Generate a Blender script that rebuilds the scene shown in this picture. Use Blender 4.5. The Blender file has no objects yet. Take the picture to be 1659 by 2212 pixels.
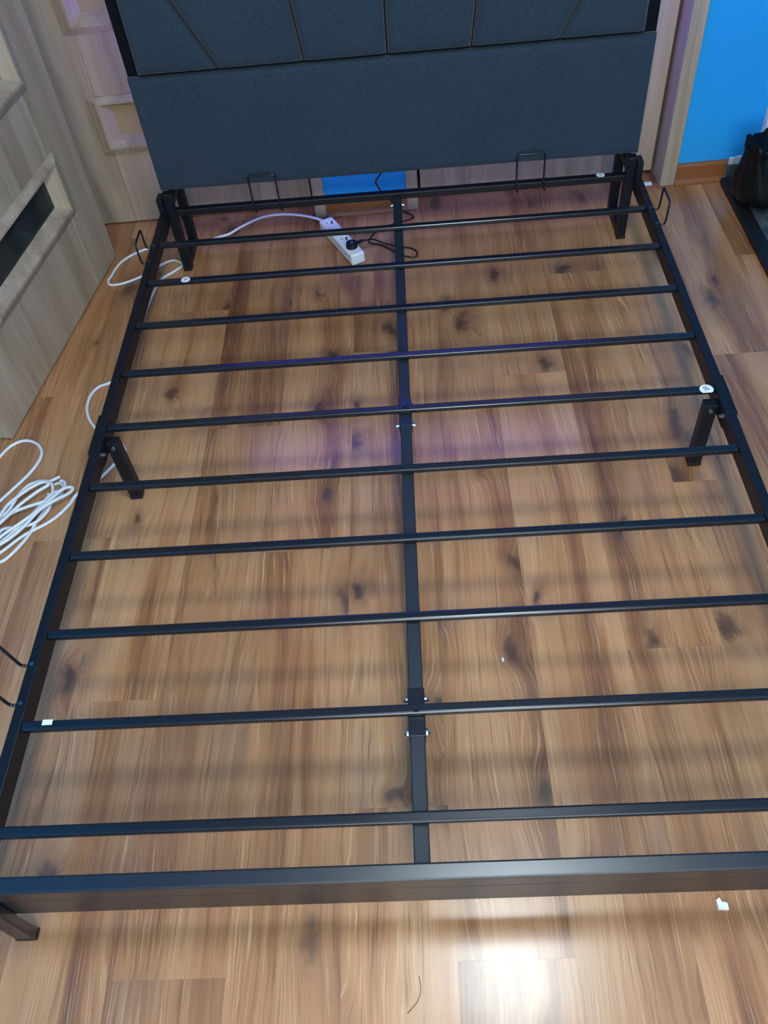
import bpy, bmesh, math, random
from mathutils import Vector, Matrix, noise as mnoise
random.seed(4)
scene = bpy.context.scene
COL = scene.collection

# ------------------------------------------------------------------ camera
cam_data = bpy.data.cameras.new('camera')
cam = bpy.data.objects.new('camera', cam_data)
COL.objects.link(cam)
cam_data.sensor_fit = 'VERTICAL'
cam_data.sensor_height = 24.0
cam_data.lens = 1806.7 / 2212.0 * 24.0
cam_data.clip_start = 0.02
AX = ((0.99686, -0.00985, -0.07852), (-0.05753, -0.77153, -0.63359), (-0.05434, 0.63612, -0.76967))
rx, ry, rz = [Vector(a) for a in AX]
M = Matrix((rx, -ry, -rz)).transposed().to_4x4()
M.translation = Vector((0.042, -0.805, 1.518))
cam.matrix_world = M
scene.camera = cam

# ------------------------------------------------------------------ world, view
world = bpy.data.worlds.new('world')
scene.world = world
world.use_nodes = True
world.node_tree.nodes['Background'].inputs[0].default_value = (0.75, 0.85, 1.0, 1)
world.node_tree.nodes['Background'].inputs[1].default_value = 0.0
scene.view_settings.view_transform = 'Standard'
scene.view_settings.look = 'None'
scene.view_settings.gamma = 1.0
scene.view_settings.exposure = 0.0
scene.view_settings.use_curve_mapping = False

LAMP_POS = (0.27, -0.04, 2.50)
LAMP_STRENGTH = 44.0
ADDED_BAR_STRENGTH = 6.0
LED_BACK_STRENGTH = 95.0
LED_COLOR = (0.14, 0.10, 1.0, 1)
FILL_PANE_STRENGTH = 11.0
FLOOR_ROUGH = .15

# ------------------------------------------------------------------ helpers
def link(name, bm, mat, parent=None, smooth=False):
    me = bpy.data.meshes.new(name)
    bmesh.ops.recalc_face_normals(bm, faces=bm.faces)
    bm.to_mesh(me); bm.free()
    if smooth:
        for p in me.polygons: p.use_smooth = True
    o = bpy.data.objects.new(name, me)
    COL.objects.link(o)
    if mat: me.materials.append(mat)
    if parent: o.parent = parent
    return o

def empty(name, loc=(0, 0, 0), rot=0.0, parent=None):
    o = bpy.data.objects.new(name, None)
    COL.objects.link(o)
    o.location = loc; o.rotation_euler = (0, 0, rot)
    o.empty_display_size = 0.05
    if parent: o.parent = parent
    return o

def tag(o, label=None, cat=None, group=None, kind=None):
    if label: o['label'] = label
    if cat: o['category'] = cat
    if group: o['group'] = group
    if kind: o['kind'] = kind
    return o

def box(bm, x0, x1, y0, y1, z0, z1, bev=0.0, seg=1):
    b = bmesh.new()
    bmesh.ops.create_cube(b, size=1)
    for v in b.verts:
        v.co = Vector((x0 + (v.co.x + .5) * (x1 - x0), y0 + (v.co.y + .5) * (y1 - y0), z0 + (v.co.z + .5) * (z1 - z0)))
    if bev > 0:
        bmesh.ops.bevel(b, geom=list(b.edges), offset=bev, segments=seg, affect='EDGES', profile=0.5)
    merge(bm, b)
    return bm

def merge(bm, b):
    m = {}
    for v in b.verts: m[v] = bm.verts.new(v.co)
    for f in b.faces:
        try: bm.faces.new([m[v] for v in f.verts])
        except ValueError: pass
    b.free()

def bx(*a, **k):
    return box(bmesh.new(), *a, **k)

def spline(pts, n=8):
    P = [Vector(p) for p in pts]
    out = []
    for i in range(len(P) - 1):
        p0 = P[max(i - 1, 0)]; p1 = P[i]; p2 = P[i + 1]; p3 = P[min(i + 2, len(P) - 1)]
        for k in range(n):
            t = k / n
            out.append(0.5 * ((2 * p1) + (-p0 + p2) * t + (2 * p0 - 5 * p1 + 4 * p2 - p3) * t * t + (-p0 + 3 * p1 - 3 * p2 + p3) * t ** 3))
    out.append(P[-1])
    return out

def tube(bm, pts, r, seg=8):
    rings = []
    prev = None
    n = len(pts)
    for i, p in enumerate(pts):
        d = (pts[min(i + 1, n - 1)] - pts[max(i - 1, 0)])
        if d.length < 1e-9: d = Vector((1, 0, 0))
        d.normalize()
        if prev is None:
            a = Vector((0, 0, 1)) if abs(d.z) < .9 else Vector((1, 0, 0))
            u = d.cross(a).normalized()
        else:
            u = (prev - d * prev.dot(d))
            if u.length < 1e-6: u = d.orthogonal()
            u.normalize()
        prev = u
        w = d.cross(u)
        rr = r[i] if isinstance(r, (list, tuple)) else r
        rings.append([bm.verts.new(p + (u * math.cos(2 * math.pi * k / seg) + w * math.sin(2 * math.pi * k / seg)) * rr) for k in range(seg)])
    for a, b in zip(rings, rings[1:]):
        for k in range(seg):
            bm.faces.new((a[k], a[(k + 1) % seg], b[(k + 1) % seg], b[k]))
    bm.faces.new(rings[0][::-1]); bm.faces.new(rings[-1])
    return bm

def cyl(bm, c, axis, r, h, seg=16, r2=None):
    a = Vector(axis).normalized()
    c = Vector(c)
    return tube(bm, [c, c + a * h], [r, r if r2 is None else r2], seg)

def round_path(pts, r, n=4):
    P = [Vector(p) for p in pts]
    out = [P[0]]
    for i in range(1, len(P) - 1):
        a = (P[i - 1] - P[i]); b = (P[i + 1] - P[i])
        ra = min(r, a.length * .45); rb = min(r, b.length * .45)
        s = P[i] + a.normalized() * ra; e = P[i] + b.normalized() * rb
        for k in range(n + 1):
            t = k / n
            out.append((1 - t) ** 2 * s + 2 * t * (1 - t) * P[i] + t * t * e)
    out.append(P[-1])
    return out

# ------------------------------------------------------------------ materials
class NT:
    def __init__(self, name):
        self.m = bpy.data.materials.new(name); self.m.use_nodes = True
        self.t = self.m.node_tree; self.b = self.t.nodes['Principled BSDF']
    def n(self, typ, **kw):
        o = self.t.nodes.new(typ)
        for k, v in kw.items(): setattr(o, k, v)
        return o
    def l(self, a, b): self.t.links.new(a, b)
    def val(self, sock, v):
        if isinstance(v, (int, float, tuple, list)): sock.default_value = v
        else: self.l(v, sock)
    def math(self, op, a, b=0.0, c=None, clamp=False):
        o = self.n('ShaderNodeMath', operation=op); o.use_clamp = clamp
        self.val(o.inputs[0], a); self.val(o.inputs[1], b)
        if c is not None: self.val(o.inputs[2], c)
        return o.outputs[0]
    def vmul(self, v, s):
        o = self.n('ShaderNodeVectorMath', operation='MULTIPLY'); self.l(v, o.inputs[0]); o.inputs[1].default_value = s
        return o.outputs[0]
    def vadd(self, a, b):
        o = self.n('ShaderNodeVectorMath', operation='ADD'); self.l(a, o.inputs[0]); self.val(o.inputs[1], b)
        return o.outputs[0]
    def noise(self, vec, scale=1.0, detail=3.0, rough=.5, dist=0.0):
        o = self.n('ShaderNodeTexNoise'); self.l(vec, o.inputs['Vector'])
        o.inputs['Scale'].default_value = scale; o.inputs['Detail'].default_value = detail
        o.inputs['Roughness'].default_value = rough; o.inputs['Distortion'].default_value = dist
        return o.outputs['Fac']
    def ramp(self, fac, stops, interp='LINEAR'):
        o = self.n('ShaderNodeValToRGB'); self.l(fac, o.inputs[0]); o.color_ramp.interpolation = interp
        e = o.color_ramp.elements
        while len(e) < len(stops): e.new(.5)
        for el, (p, c) in zip(e, stops):
            el.position = p; el.color = (*c, 1) if len(c) == 3 else c
        return o.outputs[0]
    def mix(self, fac, a, b, blend='MIX'):
        o = self.n('ShaderNodeMix', data_type='RGBA', blend_type=blend)
        self.val(o.inputs[0], fac)
        self.val(o.inputs[6], (*a, 1) if isinstance(a, tuple) and len(a) == 3 else a)
        self.val(o.inputs[7], (*b, 1) if isinstance(b, tuple) and len(b) == 3 else b)
        return o.outputs[2]
    def smooth(self, x, lo, hi, a=0.0, b=1.0):
        o = self.n('ShaderNodeMapRange', interpolation_type='SMOOTHSTEP'); self.l(x, o.inputs[0])
        o.inputs[1].default_value = lo; o.inputs[2].default_value = hi; o.inputs[3].default_value = a; o.inputs[4].default_value = b
        return o.outputs[0]
    def obj(self): return self.n('ShaderNodeTexCoord').outputs['Object']
    def rand(self): return self.n('ShaderNodeObjectInfo').outputs['Random']
    def bump(self, h, s=.2, d=.001):
        o = self.n('ShaderNodeBump'); o.inputs['Strength'].default_value = s; o.inputs['Distance'].default_value = d
        self.l(h, o.inputs['Height']); self.l(o.outputs[0], self.b.inputs['Normal'])
    def set(self, **k):
        for n_, v in k.items(): self.val(self.b.inputs[n_.replace('_', ' ')], v)
        return self

def rgb(r, g, b):
    f = lambda c: (c / 255 / 12.92) if c / 255 < .04045 else ((c / 255 + .055) / 1.055) ** 2.4
    return (f(r), f(g), f(b))

def simple(name, col, rough=.5, metal=0.0, spec=.5, var=.06, scale=40.0, bump=0.0, **kw):
    t = NT(name); p = t.obj()
    f = t.noise(p, scale, 3)
    k = t.math('MULTIPLY_ADD', f, 2 * var, 1 - var)
    o = t.n('ShaderNodeVectorMath', operation='SCALE'); o.inputs[0].default_value = col; t.l(k, o.inputs['Scale'])
    t.l(o.outputs[0], t.b.inputs['Base Color'])
    t.set(Roughness=rough, Metallic=metal)
    t.b.inputs['Specular IOR Level'].default_value = spec
    if bump: t.bump(f, bump, .0006)
    for n_, v in kw.items(): t.b.inputs[n_.replace('_', ' ')].default_value = v
    return t.m

def floor_material():
    t = NT('laminate_oak')
    p = t.obj(); r = t.rand()
    off = t.n('ShaderNodeCombineXYZ')
    t.l(t.math('MULTIPLY', r, 37.0), off.inputs[0]); t.l(t.math('MULTIPLY', r, 91.0), off.inputs[1])
    q = t.vadd(p, off.outputs[0])
    sep = t.n('ShaderNodeSeparateXYZ'); t.l(q, sep.inputs[0])
    x = sep.outputs[0]; y = sep.outputs[1]
    # knots: scattered points, only some of them used
    wq = t.n('ShaderNodeVectorMath', operation='ADD')
    wn = t.n('ShaderNodeTexNoise'); t.l(t.vmul(q, (14.0, 9.0, 1.0)), wn.inputs['Vector']); wn.inputs['Scale'].default_value = 1.0; wn.inputs['Detail'].default_value = 2
    t.l(t.vmul(q, (5.4, 3.0, 0)), wq.inputs[0]); t.l(t.vmul(wn.outputs['Color'], (.42, .38, 0)), wq.inputs[1])
    vo = t.n('ShaderNodeTexVoronoi', voronoi_dimensions='2D'); t.l(wq.outputs[0], vo.inputs['Vector']); vo.inputs['Scale'].default_value = 1.0
    scol = t.n('ShaderNodeSeparateColor'); t.l(vo.outputs['Color'], scol.inputs[0])
    on = t.smooth(scol.outputs[0], .36, .46)
    size = t.math('MULTIPLY_ADD', scol.outputs[1], .8, .55)
    d = t.math('DIVIDE', vo.outputs['Distance'], size)
    kb = t.math('MULTIPLY', t.math('EXPONENT', t.math('MULTIPLY', t.math('POWER', d, 2.0), -26.0)), on)
    # across-grain coordinate, slowly warped along the board and pushed aside by knots
    slow = t.noise(t.vmul(q, (6.0, .75, 1.0)), 1.0, 1.5)
    mid = t.noise(t.vmul(q, (16.0, 3.0, 1.0)), 1.0, 2)
    h = t.math('ADD', x, t.math('ADD', t.math('MULTIPLY', slow, .13), t.math('MULTIPLY', kb, .020)))
    h = t.math('ADD', h, t.math('MULTIPLY', mid, .013))
    wig = t.noise(t.vmul(q, (38.0, 14.0, 1.0)), 1.0, 2)
    h = t.math('ADD', h, t.math('MULTIPLY', wig, .0045))
    def flow(sx, sy, det=3, rough=.55):
        c = t.n('ShaderNodeCombineXYZ'); t.l(t.math('MULTIPLY', h, sx), c.inputs[0]); t.l(t.math('MULTIPLY', y, sy), c.inputs[1])
        return t.noise(c.outputs[0], 1.0, det, rough)
    broad = flow(12.0, .8, 3, .55)
    streak = flow(75.0, 2.2, 3, .6)
    fine = flow(300.0, 4.5, 3, .65)
    pore = flow(520.0, 14.0, 2)
    amt = t.noise(t.vmul(q, (8.0, 1.6, 1.0)), 1.0, 2)
    col = t.ramp(broad, [(0.24, rgb(116, 72, 44)), (0.38, rgb(150, 99, 60)), (.49, rgb(184, 129, 82)), (.64, rgb(202, 149, 101)), (.80, rgb(186, 142, 102))])
    col = t.mix(t.smooth(streak, .54, .74, 0, .50), col, rgb(112, 70, 44))
    col = t.mix(t.smooth(streak, .46, .28, 0, .22), col, rgb(206, 164, 120))
    patch = t.noise(t.vmul(q, (4.5, 2.2, 1.0)), 1.0, 2)
    col = t.mix(t.smooth(patch, .55, .74, 0, .28), col, rgb(150, 120, 96))
    col = t.mix(t.smooth(patch, .46, .28, 0, .30), col, rgb(150, 90, 52))
    # fine fibre: dark pores, and pale lines that paint in glints on the embossing, stronger in some bands
    fa = t.smooth(amt, .30, .62, .35, 1.0)
    col = t.mix(t.math('MULTIPLY', t.smooth(fine, .54, .70), t.math('MULTIPLY', fa, .68)), col, rgb(226, 186, 138))
    col = t.mix(t.math('MULTIPLY', t.smooth(fine, .46, .30), t.math('MULTIPLY', fa, .62)), col, rgb(92, 58, 36))
    col = t.mix(t.smooth(pore, .62, .78, 0, .30), col, rgb(86, 54, 36))
    # knots: smudged dark heart with a halo drawn out along the grain
    halo = t.math('MULTIPLY', t.smooth(d, .34, .05, 0, 1), on)
    core = t.math('MULTIPLY', t.smooth(t.math('MULTIPLY_ADD', t.noise(t.vmul(q, (70.0, 50.0, 1)), 1.0, 3), .12, t.math('SUBTRACT', d, .06)), .13, .02, 0, 1), on)
    col = t.mix(t.math('MULTIPLY', halo, .50), col, rgb(118, 78, 52))
    col = t.mix(t.math('MULTIPLY', core, .80), col, rgb(74, 54, 44))
    k = t.math('MULTIPLY_ADD', t.math('FRACT', t.math('MULTIPLY', r, 7.31)), .12, .83)
    sc = t.n('ShaderNodeVectorMath', operation='SCALE'); t.l(col, sc.inputs[0]); t.l(k, sc.inputs['Scale'])
    t.l(sc.outputs[0], t.b.inputs['Base Color'])
    t.l(t.math('MULTIPLY_ADD', pore, .10, FLOOR_ROUGH), t.b.inputs['Roughness'])
    t.set(Coat_Weight=.60, Coat_Roughness=.40)
    t.b.inputs['Specular IOR Level'].default_value = .38
    t.bump(t.math('ADD', t.math('MULTIPLY', pore, .5), t.math('MULTIPLY', fine, .5)), .06, .001)
    return t.m

def door_material():
    t = NT('pale_oak_foil')
    p = t.obj(); r = t.rand()
    off = t.n('ShaderNodeCombineXYZ'); t.l(t.math('MULTIPLY', r, 53.0), off.inputs[0]); t.l(t.math('MULTIPLY', r, 17.0), off.inputs[2])
    q = t.vadd(p, off.outputs[0])
    a = t.noise(t.vmul(q, (16.0, 16.0, 1.3)), 1.0, 4, .6, .4)
    b = t.noise(t.vmul(q, (90.0, 90.0, 3.0)), 1.0, 3, .6)
    c = t.noise(t.vmul(q, (500.0, 500.0, 9.0)), 1.0, 2)
    col = t.ramp(a, [(.22, rgb(138, 118, 94)), (.45, rgb(168, 149, 122)), (.62, rgb(182, 164, 138)), (.82, rgb(192, 176, 152))])
    col = t.mix(t.smooth(b, .5, .78, 0, .42), col, rgb(128, 106, 84))
    col = t.mix(t.smooth(c, .58, .8, 0, .25), col, rgb(118, 98, 78))
    t.l(col, t.b.inputs['Base Color'])
    t.set(Roughness=.42)
    t.b.inputs['Specular IOR Level'].default_value = .4
    t.bump(c, .06, .001)
    return t.m

def fabric_material():
    t = NT('slate_weave')
    p = t.obj()
    w1 = t.noise(t.vmul(p, (900.0, 900.0, 130.0)), 1.0, 2)
    w2 = t.noise(t.vmul(p, (130.0, 130.0, 900.0)), 1.0, 2)
    big = t.noise(t.vmul(p, (6.0, 6.0, 6.0)), 1.0, 3)
    f = t.math('ADD', t.math('MULTIPLY', w1, .5), t.math('MULTIPLY', w2, .5))
    col = t.ramp(f, [(.34, rgb(35, 46, 55)), (.5, rgb(43, 56, 67)), (.66, rgb(55, 69, 81))])
    col = t.mix(t.smooth(big, .35, .7, 0, .22), col, rgb(58, 66, 76))
    t.l(col, t.b.inputs['Base Color'])
    t.set(Roughness=.9)
    t.b.inputs['Specular IOR Level'].default_value = .15
    t.b.inputs['Sheen Weight'].default_value = .15
    t.bump(f, .12, .0006)
    return t.m

def metal_material(name, rough, spec):
    t = NT(name)
    p = t.obj()
    s = t.noise(p, 900.0, 2)
    w = t.noise(p, 14.0, 3)
    col = t.mix(w, rgb(15, 19, 25), rgb(22, 27, 34))
    t.l(col, t.b.inputs['Base Color'])
    t.l(t.math('MULTIPLY_ADD', w, .04, rough), t.b.inputs['Roughness'])
    t.b.inputs['Specular IOR Level'].default_value = spec
    return t.m

def paint_material(name, col, rough=.6):
    t = NT(name); p = t.obj()
    a = t.noise(p, 3.0, 2); b = t.noise(p, 160.0, 3)
    c1 = tuple(c * .94 for c in col); c2 = tuple(min(1, c * 1.05) for c in col)
    t.l(t.mix(a, c1, c2), t.b.inputs['Base Color'])
    t.set(Roughness=rough); t.b.inputs['Specular IOR Level'].default_value = .3
    t.bump(b, .12, .001)
    return t.m

def stone_material():
    t = NT('dusty_dark_stone'); p = t.obj()
    a = t.noise(p, 9.0, 5, .65, .6); b = t.noise(p, 90.0, 3)
    col = t.ramp(a, [(.3, rgb(40, 44, 46)), (.5, rgb(74, 80, 82)), (.7, rgb(112, 118, 118))])
    t.l(t.mix(t.smooth(b, .6, .75, 0, .4), col, rgb(140, 142, 138)), t.b.inputs['Base Color'])
    t.set(Roughness=.6); t.bump(a, .3, .002)
    return t.m

def emit(name, col, s):
    t = NT(name)
    t.b.inputs['Base Color'].default_value = (*col[:3], 1)
    t.b.inputs['Emission Color'].default_value = (*col[:3], 1)
    t.b.inputs['Emission Strength'].default_value = s
    return t.m

M_FLOOR = floor_material()
M_BEAM = simple('matt_black_paint', rgb(24, 32, 38), .55, var=.08)
M_RAIL = simple('satin_black_paint', rgb(12, 16, 22), .46, spec=.35, var=.08)
M_DOOR = door_material()
M_FABRIC = fabric_material()
M_METAL = metal_material('black_powder_coat', .22, .55)
M_FOOT = metal_material('black_satin_powder_coat', .29, .9)
M_BLUE = paint_material('blue_wall_paint', rgb(34, 158, 222))
M_WHITE = paint_material('white_ceiling_paint', rgb(232, 232, 228))
M_SKIRT = simple('brown_skirting_foil', rgb(138, 84, 42), .4, var=.12, scale=25)
M_UNDER = simple('underlay', rgb(60, 48, 40), .8)
M_CABLE = simple('white_pvc', rgb(226, 228, 226), .4, var=.02)
M_STRIP = simple('white_plastic', rgb(236, 238, 238), .35, var=.015)
M_BLACKPL = simple('black_plastic', rgb(20, 20, 22), .35, var=.05)
M_DARK = simple('dark_slot', rgb(16, 16, 16), .6)
M_GREYPL = simple('grey_rubber', rgb(90, 94, 98), .6)
M_BACKCLOTH = simple('black_backing_cloth', rgb(16, 19, 24), .9, spec=.1)
M_ZINC = simple('zinc_bolt', rgb(120, 128, 136), .25, .9, var=.05)
M_LABEL = simple('white_paper_label', rgb(236, 238, 240), .5, var=.015)
M_INK = simple('black_ink', rgb(45, 52, 56), .6)
M_BAG = simple('black_polythene', rgb(8, 9, 12), .45, spec=.3, var=.15, scale=12)
M_STONE = stone_material()
M_EDGE = simple('black_edge_trim', rgb(15, 16, 18), .55, var=.1)
M_PLASTER = simple('broken_white_plaster', rgb(204, 204, 198), .85, var=.12, scale=80, bump=.5)
M_HAIR = simple('dark_hair', rgb(46, 36, 32), .5)
M_GLASSG = simple('dark_green_glass', rgb(46, 60, 58), .12, var=.08, scale=3, Transmission_Weight=.35)
M_GLASST = simple('tan_frosted_glass', rgb(186, 160, 116), .35, var=.10, scale=9, Transmission_Weight=.15)
M_LAMP = emit('lamp_diffuser', (0.80, 0.94, 1.0), LAMP_STRENGTH)
M_LED = emit('added_violet_glow', LED_COLOR, ADDED_BAR_STRENGTH)
M_LEDB = emit('violet_led_bright', LED_COLOR, LED_BACK_STRENGTH)
M_FILL_PANE = emit('fill_pane_glow', (0.86, 0.94, 1.0), FILL_PANE_STRENGTH)

# ------------------------------------------------------------------ setting: floor with its planks
XL, XR, YB, YF, H = -1.20, 1.75, 1.762, -2.30, 2.55
floor = link('floor', bx(XL - .1, XR + .1, YF - .1, YB + .25, -.06, -.0085), M_UNDER)
tag(floor, 'warm brown oak laminate floor of long planks running towards the doors', kind='structure')
PW, PL = .19, 1.285
first = None
k0 = -3
for r in range(k0, 14):
    x0 = -.715 + r * PW
    if x0 + PW < XL or x0 > XR: continue
    stag = {0: -.010, 1: -.52, 2: .35, 3: -.25, 4: .78, -1: .42, -2: -.35}.get(r, (r * .437) % PL)
    y = stag - math.ceil((stag - YF) / PL) * PL
    while y < YB + .2:
        a = max(y, YF - .05); b = min(y + PL, YB + .2)
        if b - a > .02:
            g = .00006
            cx, cy = x0 + PW / 2, (a + b) / 2
            if first is None or abs((b - a) - PL) > 1e-6:
                o = link('floor_plank', bx(-PW / 2 + g, PW / 2 - g, -(b - a) / 2 + g, (b - a) / 2 - g, -.008, 0), M_FLOOR, floor)
                if abs((b - a) - PL) < 1e-6: first = o
            else:
                o = first.copy(); COL.objects.link(o); o.parent = floor
            o.location = (cx, cy, 0)
        y += PL

# ------------------------------------------------------------------ setting: walls
ANG = .030
def place_back(o):
    o.location = (0, YB, 0); o.rotation_euler = (0, 0, ANG)
    return o
D1A, D1B, D2A, D2B, DH = -1.080, -.282, .064, .862, 2.05
bm = bmesh.new()
for a, b in ((-1.32, D1A), (D1B, D2A), (D2B, 1.95)):
    box(bm, a, b, 0, .16, -.05, H)
for a, b in ((D1A, D1B), (D2A, D2B)):
    box(bm, a, b, 0, .16, DH, H)
wall_back = place_back(link('wall_back', bm, M_BLUE))
tag(wall_back, 'bright blue painted wall behind the headboard around the two pale doors', kind='structure')
wl = link('wall_left', bx(XL - .12, XL, YF - .1, YB + .1, -.05, H), M_BLUE)
tag(wl, 'blue wall behind the open door leaf on the left', kind='structure')
wr = link('wall_right', bx(XR, XR + .12, YF - .1, YB + .2, -.05, H), M_BLUE)
tag(wr, 'blue wall on the right beyond the dark stone hearth', kind='structure')
bm = bmesh.new()
WX0, WX1, WZ0, WZ1 = -.5, .9, .9, 2.1
box(bm, XL - .1, WX0, YF - .12, YF, -.05, H); box(bm, WX1, XR + .1, YF - .12, YF, -.05, H)
box(bm, WX0, WX1, YF - .12, YF, -.05, WZ0); box(bm, WX0, WX1, YF - .12, YF, WZ1, H)
wf = link('wall_front', bm, M_WHITE)
tag(wf, 'white wall on the near side of the room, around the added fill window', kind='structure')
ce = link('ceiling', bx(XL - .1, XR + .1, YF - .1, YB + .25, H, H + .1), M_WHITE)
tag(ce, 'white ceiling over the bed', kind='structure')
bm = bmesh.new()
for a in ((WX0, WX0 + .06, WZ0, WZ1), (WX1 - .06, WX1, WZ0, WZ1), (WX0, WX1, WZ0, WZ0 + .06), (WX0, WX1, WZ1 - .06, WZ1), (.17, .23, WZ0, WZ1)):
    box(bm, a[0], a[1], YF - .09, YF - .03, a[2], a[3], .006)
fill_win = link('fill_window_1', bm, M_STRIP)
tag(fill_win, 'added unseen white framed fill window on the near wall', kind='structure')
link('fill_pane', bx(WX0 + .03, WX1 - .03, YF - .065, YF - .055, WZ0 + .03, WZ1 - .03), M_FILL_PANE, fill_win)  # added glowing pane, out of view, fills the room from the front

def trim(name, label, *boxes, mat=M_DOOR, bev=.003):
    bm = bmesh.new()
    for b in boxes: box(bm, *b, bev)
    o = place_back(link(name, bm, mat))
    tag(o, label, kind='structure')
    return o
CP, CD = -.014, .006      # casing stands proud of the wall
def casing(name, label, a, b, wl_, wr_):
    bm = bmesh.new()
    for x0, x1 in ((a - wl_, a), (b, b + wr_)):
        box(bm, x0, x1, CP, .0, 0, DH + .045, .0025)
    box(bm, a, b, CP, .0, DH, DH + .045, .0025)
    o = place_back(link(name, bm, M_DOOR))
    tag(o, label, kind='structure')
    bm = bmesh.new()
    box(bm, a - .030, a + .0004, .0003, .14, 0, DH); box(bm, b - .0004, b + .030, .0003, .14, 0, DH)
    box(bm, a + .0005, b - .0005, .0003, .14, DH - .003, DH + .02)
    link('door_jamb', bm, M_DOOR, o)
    return o
casing('trim_1', 'pale oak casing around the left door in the blue wall', D1A, D1B, .045, .038)
casing('trim_2', 'pale oak casing around the right door in the blue wall', D2A, D2B, .038, .046)

def skirting(name, label, a, b):
    bm = bmesh.new()
    prof = [(0, 0), (-.022, 0), (-.022, .006), (-.017, .014), (-.013, .018), (-.012, .060), (-.008, .067), (0, .068)]
    A = [bm.verts.new((a, y, z)) for y, z in prof]; B = [bm.verts.new((b, y, z)) for y, z in prof]
    n = len(prof)
    for k in range(n): bm.faces.new((A[k], A[(k + 1) % n], B[(k + 1) % n], B[k]))
    bm.faces.new(A); bm.faces.new(B[::-1])
    o = place_back(link(name, bm, M_SKIRT)); tag(o, label, kind='structure')
    return o
skirting('baseboard_1', 'brown skirting between the two doors under the headboard', D1B + .038, D2A - .038)
skirting('baseboard_2', 'short brown skirting below the bright blue wall on the right', D2B + .046, 1.071)

# broken plaster where the skirting stops
bm = bmesh.new()
N = 14
top = []
for i in range(N + 1):
    x = 1.074 + .30 * i / N
    top.append((x, .050 + .012 * mnoise.noise(Vector((x * 30, 1, 0)))))
fr = [bm.verts.new((x, -.010 + .004 * mnoise.noise(Vector((x * 50, 4, 0))), z)) for x, z in top]
fb = [bm.verts.new((x, -.014, 0)) for x, z in top]
bk = [bm.verts.new((x, .001, z + .004)) for x, z in top]
for i in range(N):
    bm.faces.new((fb[i], fb[i + 1], fr[i + 1], fr[i])); bm.faces.new((fr[i], fr[i + 1], bk[i + 1], bk[i]))
o = link('exposed_masonry', bm, M_STONE, wall_back)
o['label'] = 'bare grey masonry at the foot of the blue wall'
bm = bmesh.new()
for i in range(N):
    x = 1.076 + .30 * i / N
    z = .054 + .012 * mnoise.noise(Vector((x * 30, 1, 0)))
    hgt = .016 + .018 * random.random() + (.026 if i in (4, 5) else 0)
    box(bm, x, x + .021, -.006 - .004 * random.random(), .001, z - .004, z + hgt, .002)
o = link('plaster_edge', bm, M_PLASTER, wall_back)
o['label'] = 'ragged white broken plaster edge'

# ------------------------------------------------------------------ doors
def make_door(name, label, width, glass, dz=0.0, knob_side=1):
    root = empty(name); tag(root, label, kind='structure')
    T = .040
    st = .167
    gz = [(.290 + .358 * k + dz, .394 + .358 * k + dz) for k in range(5)]
    zt = 2.030
    b = bx(0, st, 0, T, .006, zt, .0012); link('stile', b, M_DOOR, root)
    b = bx(width - st, width, 0, T, .006, zt, .0012); link('stile', b, M_DOOR, root)
    edges = [.006] + [z for g in gz for z in g] + [zt]
    for k in range(0, len(edges), 2):
        z0, z1 = edges[k], edges[k + 1]
        link('cross_panel', bx(st + .0005, width - st - .0005, .0004, T - .0004, z0, z1, .0012), M_DOOR, root)
    for z0, z1 in gz:
        o0 = link('glass_pane', bx(st + .002, width - st - .002, .016, .022, z0 - .002, z1 + .002), glass, root)
        # glazing bead on the front (and back) of the leaf
        for sgn, y0 in ((-1, 0.0), (1, T)):
            bm = bmesh.new()
            xo0, xo1, zo0, zo1 = st - .030, width - st + .030, z0 - .044, z1 + .034
            prof = [(.0, .0), (.003, .007), (.026, .016), (.036, .0165), (.040, .013), (.066, -.014), (.066, -.0155)]
            loops = []
            for d, hh in prof:
                y = y0 + sgn * hh
                db = d * (.045 + .0) / .045
                loops.append([bm.verts.new(v) for v in ((xo0 + d, y, zo0 + d * .80), (xo1 - d, y, zo0 + d * .80), (xo1 - d, y, zo1 - d * .60), (xo0 + d, y, zo1 - d * .60))])
            for A, B in zip(loops, loops[1:]):
                for i in range(4): bm.faces.new((A[i], A[(i + 1) % 4], B[(i + 1) % 4], B[i]))
            link('glazing_bead', bm, M_DOOR, root)
    return root
DREC = .068
d1 = make_door('door_1', 'closed pale oak door with small glazed panels left of the headboard', D1B - D1A - .024, M_GLASST)
d1.rotation_euler = (0, 0, ANG)
def back_pt(x, y): return (x * math.cos(ANG) - y * math.sin(ANG), YB + x * math.sin(ANG) + y * math.cos(ANG))
px, py = back_pt(D1A + .012, DREC); d1.location = (px, py, 0)
d2 = make_door('door_2', 'closed pale oak door right of and behind the headboard', D2B - D2A - .024, M_GLASST)
d2.rotation_euler = (0, 0, ANG)
px, py = back_pt(D2A + .012, DREC); d2.location = (px, py, .010)
d3 = make_door('door_3', 'open pale oak door leaf with dark green glass at the far left', .839, M_GLASSG)
d3.location = (-1.051, .769, .002); d3.rotation_euler = (0, 0, math.atan2(.99, .138))

# ------------------------------------------------------------------ bed
BZ = .21
bed = empty('bed_frame', (0, .55, 0))
tag(bed, 'black metal slatted bed frame with dark slate upholstered headboard, no mattress', 'bed')
def bp(name, bm, mat=M_METAL, parent=bed, smooth=False, label=None):
    o = link(name, bm, mat, None, smooth)
    o.parent = parent
    off = Vector((0, .55, 0))
    o.data.transform(Matrix.Translation(-off))
    if label: o['label'] = label
    return o
W = .690
JY = .556
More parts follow.
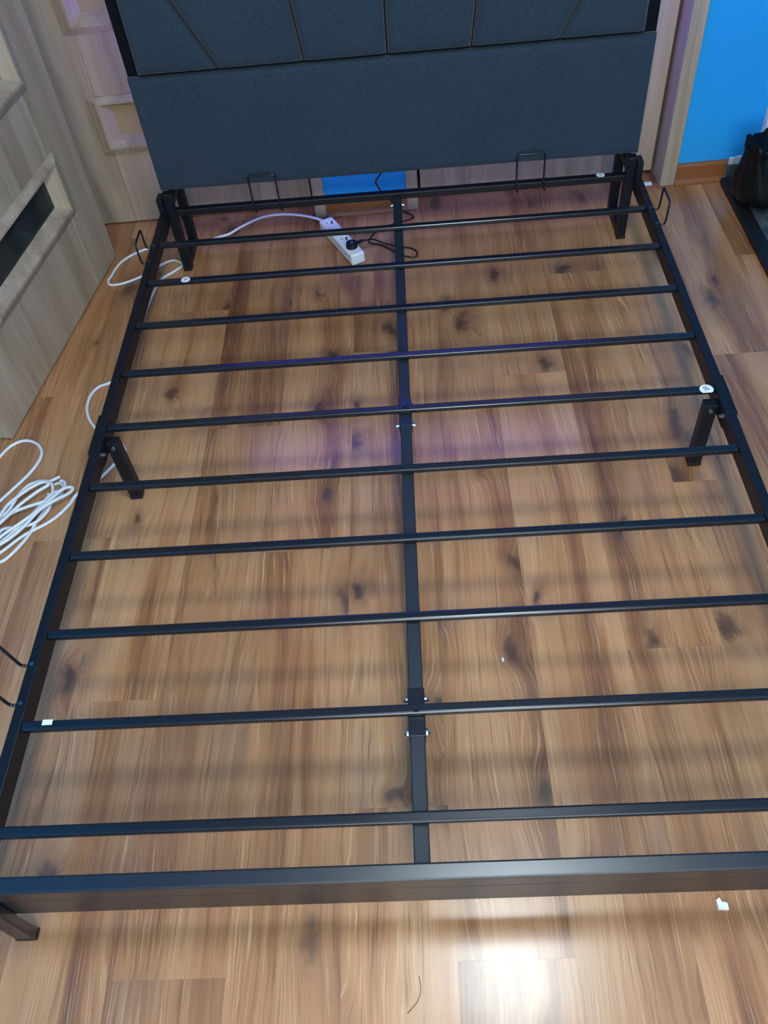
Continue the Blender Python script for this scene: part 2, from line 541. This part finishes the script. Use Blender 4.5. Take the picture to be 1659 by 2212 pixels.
# side rails in two halves each
for s in (-1, 1):
    for y0, y1 in ((-.412, JY - .0006), (JY + .0006, 1.500)):
        x0, x1 = sorted((s * W, s * (W + .021)))
        bp('side_rail', bx(x0, x1, y0, y1, BZ - .042, BZ, .0022, 2), M_RAIL)
    x0, x1 = sorted((s * (W - .0012), s * (W + .0250)))
    bp('joint_sleeve', bx(x0, x1, JY - .062, JY + .062, BZ - .044, BZ + .0012, .002, 2), M_RAIL)
    # inner fixing bolts of the joint
    for yy, zz in ((JY + .048, -.020), (JY - .052, -.016)):
        bm = bmesh.new()
        cyl(bm, (s * (W - .0012), yy, BZ + zz), (-s, 0, 0), .0065, .003, 14)
        cyl(bm, (s * (W - .004), yy, BZ + zz), (-s, 0, 0), .0042, .0060, 6)
        bp('bolt', bm, M_ZINC if yy < JY else M_METAL)
# slats
SY = [1.322, 1.138, .952, .766, .580, .397, .211, .027, -.159, -.342]
sw, sh = .0095, .014
for y in SY:
    bp('slat', bx(-W + .0004, W - .0004, y - sw, y + sw, BZ - sh, BZ - .0004, .0042, 3))
# head rail and foot rail
bp('head_rail', bx(-.668, .668, 1.494, 1.516, BZ - .021, BZ, .003, 2), M_RAIL)
bp('foot_rail', bx(-.711, .711, -.437, -.411, BZ - .040, BZ, .0035, 3), M_FOOT)
bp('foot_apron', bx(-.700, .700, -.4362, -.4200, BZ - .114, BZ - .0404, .0020, 2), M_FOOT)
# centre beam in three lengths with connectors
cb = .0125
for y0, y1 in ((-.411, SY[8] - .001), (SY[8] + .001, SY[4] - .001), (SY[4] + .001, 1.494)):
    bp('centre_beam', bx(-cb, cb, y0, y1, BZ - .040, BZ - sh - .0004, .0022, 2), M_BEAM)
for y in (SY[4], SY[8]):
    bp('beam_connector', bx(-cb - .0020, cb + .0020, y - .045, y + .045, BZ - .041, BZ - sh + .0008, .0016, 2))
    for s in (-1, 1):
        for dy in (-.033, .028):
            bm = bmesh.new()
            cyl(bm, (s * (cb + .0020), y + dy, BZ - .026), (s, 0, 0), .0070, .0035, 12)
            cyl(bm, (s * (cb + .0055), y + dy, BZ - .026), (s, 0, 0), .0042, .0040, 6)
            bp('bolt', bm, M_ZINC)
    bm = bmesh.new()
    cyl(bm, (0, y, BZ - .0008), (0, 0, 1), .0075, .0022, 14); cyl(bm, (0, y, BZ + .0014), (0, 0, 1), .0040, .0022, 6)
    bp('bolt', bm)
for s in (-1, 1):
    bm = bmesh.new(); cyl(bm, (s * cb, 1.470, BZ - .026), (s, 0, 0), .006, .004, 12); cyl(bm, (s * (cb + .004), 1.470, BZ - .026), (s, 0, 0), .0038, .004, 6)
    bp('bolt', bm, M_ZINC)
# middle legs
for s in (-1, 1):
    x0, x1 = sorted((s * (W - .0012), s * (W - .0300)))
    leg = bp('middle_leg', bx(x0, x1, .536, .562, .006, BZ - .016, .0025, 2), M_RAIL)
    bp('foot_cap', bx(x0 - .0012, x1 + .0012, .5345, .5635, 0, .012, .003, 2), M_BLACKPL)
    bm = bmesh.new()
    cyl(bm, (s * (W - .016), .5365, BZ - .030), (0, -1, 0), .0062, .005, 14, .0045)
    bp('bolt', bm, M_ZINC)
# U shaped head legs
for s in (-1, 1):
    xa, xb = sorted((s * .668, s * .694))
    bm = bmesh.new()
    box(bm, xa, xb, 1.492, 1.520, .004, .262, .0025, 2)
    box(bm, xa, xb, 1.632, 1.658, .004, .420, .0025, 2)
    box(bm, xa + .0008, xb - .0008, 1.5195, 1.6325, .004, .032, .002, 2)
    box(bm, xa + .0008, xb - .0008, 1.5195, 1.6325, .215, .240, .002, 2)
    bp('head_leg', bm, M_RAIL)
    for yy in (1.506, 1.645):
        bp('foot_cap', bx(xa - .001, xb + .001, yy - .0155, yy + .0155, 0, .009, .002, 2), M_BLACKPL)
    x0, x1 = sorted((s * .694, s * .7115))
    bp('corner_bracket', bx(x0, x1, 1.480, 1.521, .165, .254, .002, 2), M_RAIL)
# foot legs
for s in (-1, 1):
    xa, xb = sorted((s * .668, s * .704))
    bp('foot_leg', bx(xa, xb, -.4545, -.4366, .006, BZ - .050, .003, 2))
    bp('foot_cap', bx(xa - .001, xb + .001, -.4555, -.4356, 0, .010, .0025, 2), M_BLACKPL)
# mattress hooks
def hook(pts, name='mattress_hook'):
    bm = bmesh.new(); tube(bm, round_path(pts, .011, 5), .0030, 8)
    bp(name, bm, smooth=True)
for xc in (-.388, .390):
    x0, x1 = xc - .040, xc + .039
    hook([(x0 + .006, 1.4925, BZ - .026), (x0, 1.4895, BZ - .018), (x0, 1.4895, BZ + .090), (x1, 1.4895, BZ + .090), (x1, 1.4895, BZ - .018), (x1 + .006, 1.4925, BZ - .026)])
for s, y0, y1, zt, lean in ((1, 1.236, 1.312, .058, .004), (-1, 1.236, 1.312, .052, .002), (-1, -.116, -.037, .066, .016), (1, -.116, -.037, .066, .016)):
    xr, xo = s * (W + .0205), s * (W + .034)
    hook([(xr, y0, BZ - .006), (xo, y0, BZ - .006), (xo + s * lean, y0 + .004, BZ + zt), (xo + s * lean, y1 + .004, BZ + zt), (xo, y1, BZ - .006), (xr, y1, BZ - .006)])
    for yy in (y0, y1):
        bm = bmesh.new(); cyl(bm, (s * (W + .012), yy, BZ - .0004), (0, 0, 1), .0038, .0012, 10)
        bp('rivet', bm, M_ZINC)
# labels with their numbers
def text_mesh(s, size):
    c = bpy.data.curves.new('glyphs', 'FONT'); c.body = s; c.size = size; c.align_x = 'CENTER'; c.align_y = 'CENTER'; c.extrude = .0001
    o = bpy.data.objects.new('glyphs', c); COL.objects.link(o)
    dg = bpy.context.evaluated_depsgraph_get()
    me = bpy.data.meshes.new_from_object(o.evaluated_get(dg))
    bpy.data.objects.remove(o); bpy.data.curves.remove(c)
    return me
def sticker(loc, r, rot, cut=None, txt='20', tilt=0.0, flapz=0.0):
    bm = bmesh.new()
    n = 28; vs = []; vt = []
    for k in range(n):
        a = 2 * math.pi * k / n
        x, y = r * math.cos(a), r * math.sin(a)
        if cut is not None: y = min(max(y, cut[0]), cut[1])
        vs.append(bm.verts.new((x, y, .0))); vt.append(bm.verts.new((x, y, .0005)))
    bm.faces.new(vt); bm.faces.new(vs[::-1])
    for k in range(n): bm.faces.new((vs[k], vs[(k + 1) % n], vt[(k + 1) % n], vt[k]))
    bmesh.ops.remove_doubles(bm, verts=bm.verts, dist=1e-6)
    o = link('label_sticker', bm, M_LABEL, bed)
    o['label'] = 'white round paper label marked %s' % txt
    o.location = Vector(loc) - Vector((0, .55, 0)); o.rotation_euler = (tilt, 0, 0)
    me = text_mesh(txt, r * .95); me.materials.append(M_INK)
    g = bpy.data.objects.new('printed_number', me); COL.objects.link(g); g.parent = o
    g.location = (0, (cut[0] + cut[1]) / 2 if cut else 0, .0007); g.rotation_euler = (0, 0, rot)
sticker((-.583, SY[1] - .004, BZ + .0002), .0125, .2, (-.0115, .013))
sticker((.668, SY[4] - .006, BZ + .0002), .0150, 1.9, (-.0110, .016))
sticker((.597, 1.5045, BZ + .0002), .0120, .2, (-.0100, .0095))
o = link('tape_scrap', bx(-.009, .009, -.005, .005, 0, .0006), M_LABEL, bed); o.location = (-.643, SY[8] + .004 - .55, BZ + .0001); o['label'] = 'small white tape scrap on a slat'

# headboard
hb = bp('headboard', bx(-.706, .706, 1.548, 1.585, .258, 1.004, .006, 2), M_BACKCLOTH, label='dark upholstered headboard')
def hp(name, bm, mat, smooth=True, label=None):
    o = link(name, bm, mat, hb, smooth); o.data.transform(Matrix.Translation(Vector((0, -.55, 0))))
    if label: o['label'] = label
    return o
def cushion(poly, yback, depth, edge, name):
    """Soft pad over a four sided outline (x, z), front towards -Y, edges rolled over."""
    bm = bmesh.new()
    P = [Vector((a, b)) for a, b in poly]
    nu = max(14, int((P[1] - P[0]).length / .022)); nv = max(12, int((P[3] - P[0]).length / .022))
    def spread(n):
        t = []
        for k in range(n + 1):
            u = k / n
            t.append(u * .55 + .45 * (.5 - .5 * math.cos(math.pi * u)))
        return t
    def dist(p, a, b):
        d = (b - a).normalized(); w = p - a
        return abs(w.x * d.y - w.y * d.x)
    U = [0, .0008, .002] + [.004 + .992 * u for u in spread(nu)] + [.998, .9992, 1]
    V = [0, .002, .006] + [.012 + .976 * v for v in spread(nv)] + [.994, .998, 1]
    G = []
    for v in V:
        row = []
        for u in U:
            p = (P[0] * (1 - u) + P[1] * u) * (1 - v) + (P[3] * (1 - u) + P[2] * u) * v
            d = min(dist(p, P[i], P[(i + 1) % 4]) for i in range(4))
            t = min(d / edge, 1.0)
            f = .30 + .70 * math.sqrt(max(0, 1 - (1 - t) ** 2)) + .05 * min(d / .08, 1)
            wr = .0012 * mnoise.noise(Vector((p.x * 9, p.y * 9, 3))) * t
            row.append(bm.verts.new((p.x, yback - depth * f + wr, p.y)))
        G.append(row)
    for j in range(len(V) - 1):
        for i in range(len(U) - 1):
            bm.faces.new((G[j][i], G[j][i + 1], G[j + 1][i + 1], G[j + 1][i]))
    ring = G[0] + [r[-1] for r in G[1:]] + G[-1][-2::-1] + [r[0] for r in G[-2:0:-1]]
    back = [bm.verts.new((v.co.x, yback, v.co.z)) for v in ring]
    n = len(ring)
    for i in range(n): bm.faces.new((ring[i], ring[(i + 1) % n], back[(i + 1) % n], back[i]))
    bm.faces.new(back)
    return hp(name, bm, M_FABRIC)
ZS = .577
cushion([(-.704, .256), (.704, .256), (.704, ZS), (-.704, ZS)], 1.549, .027, .008, 'lower_panel')
seams = [(-.672, -.672), (-.450, -.583), (-.222, -.251), (0, .002), (.222, .251), (.450, .583), (.672, .672)]
z0, z1 = ZS + .009, .852
gap = .0018
for (a0, a1), (b0, b1) in zip(seams, seams[1:]):
    cushion([(a0 + gap, z0), (b0 - gap, z0), (b1 - gap, z1), (a1 + gap, z1)], 1.549, .038, .016, 'headboard_pad')
# violet light strip round the back of the headboard
hp('light_strip', bx(-.62, .62, 1.5852, 1.5892, .66, .68), M_LEDB, False, 'violet light strip behind the headboard')
hp('added_light_bar', bx(-.665, .665, 1.5420, 1.5478, .862, .985, .002), M_LED, False, 'added unseen violet light bar above the pads for the slat reflections')  # added source, out of view, gives the slats their violet reflection

# ------------------------------------------------------------------ white extension lead
lead = empty('power_strip', (-.188, 1.568, 0), math.atan2(-.213, .1075))
tag(lead, 'white power strip with a long white cable lying under the bed head', 'power strip')
bm = bmesh.new(); box(bm, -.122, .122, -.0235, .0235, .001, .038, .006, 3)
link('strip_body', bm, M_STRIP, lead)
for k, x in enumerate((-.085, -.030, .025, .078)):
    bm = bmesh.new()
    R = .0185
    ring = [bm.verts.new((x + R * math.cos(a), R * math.sin(a), .0386)) for a in [2 * math.pi * i / 24 for i in range(24)]]
    ring2 = [bm.verts.new((x + (R - .0014) * math.cos(a), (R - .0014) * math.sin(a), .0390)) for a in [2 * math.pi * i / 24 for i in range(24)]]
    ring3 = [bm.verts.new((x + (R - .0020) * math.cos(a), (R - .0020) * math.sin(a), .0381)) for a in [2 * math.pi * i / 24 for i in range(24)]]
    for A, B in ((ring, ring2), (ring2, ring3)):
        for i in range(24): bm.faces.new((A[i], A[(i + 1) % 24], B[(i + 1) % 24], B[i]))
    bm.faces.new(ring3)
    so = link('socket', bm, M_STRIP, lead)
    if k < 3:
        bm = bmesh.new(); cyl(bm, (x + .008, .004, .0378), (0, 0, 1), .0024, .010, 10)
        cyl(bm, (x - .006, .008, .0380), (0, 0, 1), .0022, .0006, 10); cyl(bm, (x - .006, -.008, .0380), (0, 0, 1), .0022, .0006, 10)
        link('socket_contact', bm, M_DARK, so)
def lead_cable(name, pts, r=.0042, mat=M_CABLE, parent=lead):
    bm = bmesh.new(); tube(bm, spline(pts, 6), r, 8)
    o = link(name, bm, mat, None, True)
    if parent:
        o.parent = parent
        o.matrix_parent_inverse = Matrix.LocRotScale(parent.location, parent.rotation_euler, None).inverted()
    return o
cz = .0046
def zl(pts, z=cz): return [(x, y, z) for x, y in pts]
run = [(-.242, 1.674, .020), (-.258, 1.692, .022), (-.296, 1.704, .030), (-.345, 1.714, .036), (-.405, 1.716, .040), (-.465, 1.712, .034), (-.528, 1.695, .018), (-.566, 1.676, .008), (-.599, 1.668, cz)]
run += zl([(-.651, 1.640), (-.713, 1.628), (-.775, 1.636), (-.827, 1.633), (-.876, 1.605), (-.908, 1.568), (-.922, 1.531), (-.930, 1.487), (-.934, 1.462), (-.921, 1.44), (-.880, 1.445), (-.830, 1.473), (-.800, 1.500), (-.770, 1.535), (-.738, 1.550), (-.712, 1.535), (-.704, 1.515)])
run += zl([(-.728, 1.486), (-.757, 1.455), (-.770, 1.412), (-.778, 1.350), (-.782, 1.273), (-.786, 1.101), (-.801, .998), (-.829, .972), (-.859, .956), (-.874, .923), (-.874, .877), (-.860, .834), (-.838, .799), (-.801, .756), (-.760, .735), (-.739, .712), (-.735, .688), (-.749, .663), (-.776, .618), (-.801, .582), (-.831, .557), (-.841, .528), (-.862, .493), (-.885, .470), (-.915, .450), (-.943, .427), (-.977, .388), (-1.03, .345), (-1.08, .33)])
lead_cable('cable_run', run)
coil = [
 [(-1.15, .58), (-1.084, .671), (-1.070, .708), (-1.049, .747), (-1.016, .762), (-.980, .746), (-.959, .714), (-.960, .678), (-.974, .638), (-1.0, .593), (-1.025, .552), (-1.041, .528), (-1.10, .45)],
 [(-1.12, .40), (-1.024, .490), (-1.010, .504), (-.987, .546), (-.968, .583), (-.937, .604), (-.907, .603), (-.886, .619)],
 [(-1.10, .42), (-1.02, .475), (-.988, .506), (-.973, .561), (-.951, .590), (-.918, .598), (-.898, .590), (-.889, .565), (-.891, .539), (-.911, .526), (-.943, .515), (-.975, .501), (-1.002, .474), (-1.06, .42)],
 [(-1.08, .33), (-.998, .403), (-.968, .436), (-.931, .469), (-.895, .510), (-.861, .563), (-.837, .568), (-.841, .550), (-.875, .523), (-.903, .496), (-.927, .454), (-.952, .421), (-.979, .395), (-1.05, .34)],
 [(-1.08, .30), (-.984, .355), (-.959, .366), (-.939, .392), (-.921, .433), (-.911, .482), (-.891, .539), (-.873, .560), (-.869, .583), (-.882, .600), (-.900, .598)],
 [(-1.09, .36), (-1.005, .424), (-.984, .454), (-.940, .459), (-.909, .474), (-.889, .509), (-.889, .539), (-.900, .560)],
 [(-1.09, .34), (-.992, .382), (-.981, .402), (-.948, .449), (-.917, .504), (-.889, .554), (-.867, .563), (-.860, .580), (-.868, .596), (-.878, .599)],
 [(-1.08, .52), (-1.010, .470), (-.990, .520), (-.975, .545), (-.945, .575), (-.915, .590), (-.900, .580), (-.925, .560), (-.960, .520), (-1.0, .455), (-1.06, .40)],
]
for i, c in enumerate(coil):
    z = cz + (i % 4) * .0060
    pts = [(x, y, z + (.004 * math.sin(j * 1.3 + i) if 0 < i else 0) * .5) for j, (x, y) in enumerate(c)]
    lead_cable('cable_loop', pts)

# black mains lead of the headboard light, with its plug
plug = empty('mains_lead', (-.1525, 1.4985, .0385))
tag(plug, 'black mains lead plugged into the white power strip, running up behind headboard', 'cable')
bm = bmesh.new()
cyl(bm, (0, 0, .0006), (0, 0, 1), .0185, .015, 24, .0170)
link('plug_body', bm, M_BLACKPL, plug)
bm = bmesh.new(); box(bm, -.004, .0055, -.007, .005, .0156, .0164, .0003); link('plug_mark', bm, M_GREYPL, plug)
bm = bmesh.new(); cyl(bm, (.012, .008, .008), (.88, .47, -.05), .0062, .030, 12, .0040); link('cord_relief', bm, M_BLACKPL, plug)
c1 = [(-.114, 1.519, .045), (-.085, 1.538, .034), (-.060, 1.552, .012), (-.010, 1.534, .0045), (.034, 1.520, .0035), (.050, 1.495, .0035), (.043, 1.472, .0035), (.015, 1.478, .0035), (-.012, 1.500, .0035), (-.060, 1.548, .004), (-.100, 1.566, .006), (-.098, 1.592, .006), (-.075, 1.630, .005), (-.021, 1.668, .004), (.025, 1.684, .004), (.045, 1.698, .004), (.036, 1.712, .006), (.008, 1.700, .030), (-.020, 1.690, .07), (-.055, 1.675, .12), (-.066, 1.650, .165), (-.050, 1.625, .200), (-.030, 1.610, .24), (-.022, 1.600, .30)]
lead_cable('cord', c1, .0026, M_BLACKPL, plug)

# ------------------------------------------------------------------ hearth and bag on the right
he = empty('hearth', (1.055, 1.2, 0))
tag(he, 'dusty dark stone hearth slab with black edge beside the wall on the right', 'hearth')
def hpz(name, bm, mat):
    o = link(name, bm, mat, he); o.data.transform(Matrix.Translation((-1.055, -1.2, 0))); return o
hpz('edge_trim', bx(1.053, 1.094, .20, 1.764, .0003, .022, .003, 2), M_EDGE)
hpz('stone_slab', bx(1.0945, 1.74, .20, 1.764, .0003, .015, .002), M_STONE)

bm = bmesh.new()
SEG = 36
rows = [(.0155, .050, .01, 0), (.024, .056, .008, 0), (.045, .104, .0, .0), (.080, .100, -.010, -.004), (.115, .086, -.022, -.010), (.150, .068, -.036, -.018), (.170, .058, -.046, -.024), (.186, .052, -.050, -.026), (.200, .053, -.052, -.028), (.213, .058, -.052, -.030), (.230, .060, -.052, -.030)]
rings = []
for j, (z, r, dx, dy) in enumerate(rows):
    L = []
    for k in range(SEG):
        a = 2 * math.pi * k / SEG
        pleat = .10 * math.sin(9 * a + j * .25) * min(1, j / 6) * (1 if j > 3 else .4)
        rr = r * (1 + pleat + .06 * mnoise.noise(Vector((math.cos(a) * 2, math.sin(a) * 2, z * 14))))
        zz = z + (.008 * math.sin(5 * a + 1) + .004 * math.sin(11 * a) if j >= len(rows) - 1 else 0)
        L.append(bm.verts.new((dx + rr * math.cos(a), dy + rr * .92 * math.sin(a), zz)))
    rings.append(L)
for A, B in zip(rings, rings[1:]):
    for k in range(SEG): bm.faces.new((A[k], A[(k + 1) % SEG], B[(k + 1) % SEG], B[k]))
bm.faces.new(rings[0][::-1])
cv = bm.verts.new((-.052, -.030, .190))
for k in range(SEG): bm.faces.new((rings[-1][k], rings[-1][(k + 1) % SEG], cv))
bag = link('plastic_sack', bm, M_BAG, None, True)
bag.location = (1.148, 1.618, 0)
tag(bag, 'black plastic sack with gathered top standing on the stone hearth', 'bag')

post = place_back(link('trim_3', bx(1.155, 1.235, -.030, -.001, .0155, 1.2, .003), M_WHITE))
tag(post, 'white upright board against the blue wall behind the black sack', kind='structure')

# ------------------------------------------------------------------ litter on the floor
def scrap(loc, pts, label, h=.004):
    bm = bmesh.new()
    b = [bm.verts.new((x, y, 0)) for x, y in pts]
    t = [bm.verts.new((x * .97, y * .97, h + .002 * random.random())) for x, y in pts]
    n = len(pts)
    bm.faces.new(t); bm.faces.new(b[::-1])
    for k in range(n): bm.faces.new((b[k], b[(k + 1) % n], t[(k + 1) % n], t[k]))
    o = link('paper_scrap', bm, M_LABEL); o.location = (*loc, .0002)
    tag(o, label, 'paper scrap')
scrap((.486, -.434), [(-.0085, -.006), (.0085, -.007), (.0085, .003), (.003, .006), (.000, .004), (-.003, .012), (-.0085, .009)], 'small torn white paper scrap on the floor in front of the foot rail')
scrap((.824, 1.795), [(-.015, -.010), (.016, -.006), (.015, .010), (-.016, .007)], 'white paper scrap on the floor at the bottom of the right door', .002)
scrap((-.335, .800), [(-.003, -.003), (.003, -.003), (.004, .002), (-.002, .003)], 'tiny pale crumb on the floor below the violet lit slat', .002)
scrap((.173, .022 + .02), [(-.002, -.004), (.002, -.004), (.002, .004), (-.002, .004)], 'tiny white crumb on the floor right of the centre beam', .002)
bm = bmesh.new(); tube(bm, spline([(0, 0, .0012), (.002, -.020, .0012), (-.004, -.036, .0012), (-.020, -.052, .0012)], 6), .0005, 5)
hr = link('hair_strand', bm, M_HAIR); hr.location = (-.018, -.525, 0)
tag(hr, 'single dark hair on the floor in front of the foot rail', 'hair')

# ------------------------------------------------------------------ ceiling lamp (above the frame)
lamp = empty('ceiling_lamp', LAMP_POS)
tag(lamp, 'round white ceiling lamp above the foot of the bed', 'lamp', 'ceiling lamps')
bm = bmesh.new(); cyl(bm, (0, 0, .0122), (0, 0, 1), .265, .0376, 48); link('lamp_base', bm, M_STRIP, lamp)
bm = bmesh.new(); cyl(bm, (0, 0, 0), (0, 0, 1), .24, .0118, 48); link('lamp_diffuser', bm, M_LAMP, lamp)
fill_lamp = lamp.copy(); COL.objects.link(fill_lamp)  # added fill lamp, out of view, brightens the far wall from above
for ch in list(lamp.children):
    c2 = ch.copy(); COL.objects.link(c2); c2.parent = fill_lamp
fill_lamp.location = (0.27, -1.45, 2.50)
fill_lamp['label'] = 'added unseen fill lamp on the ceiling behind the bed foot'
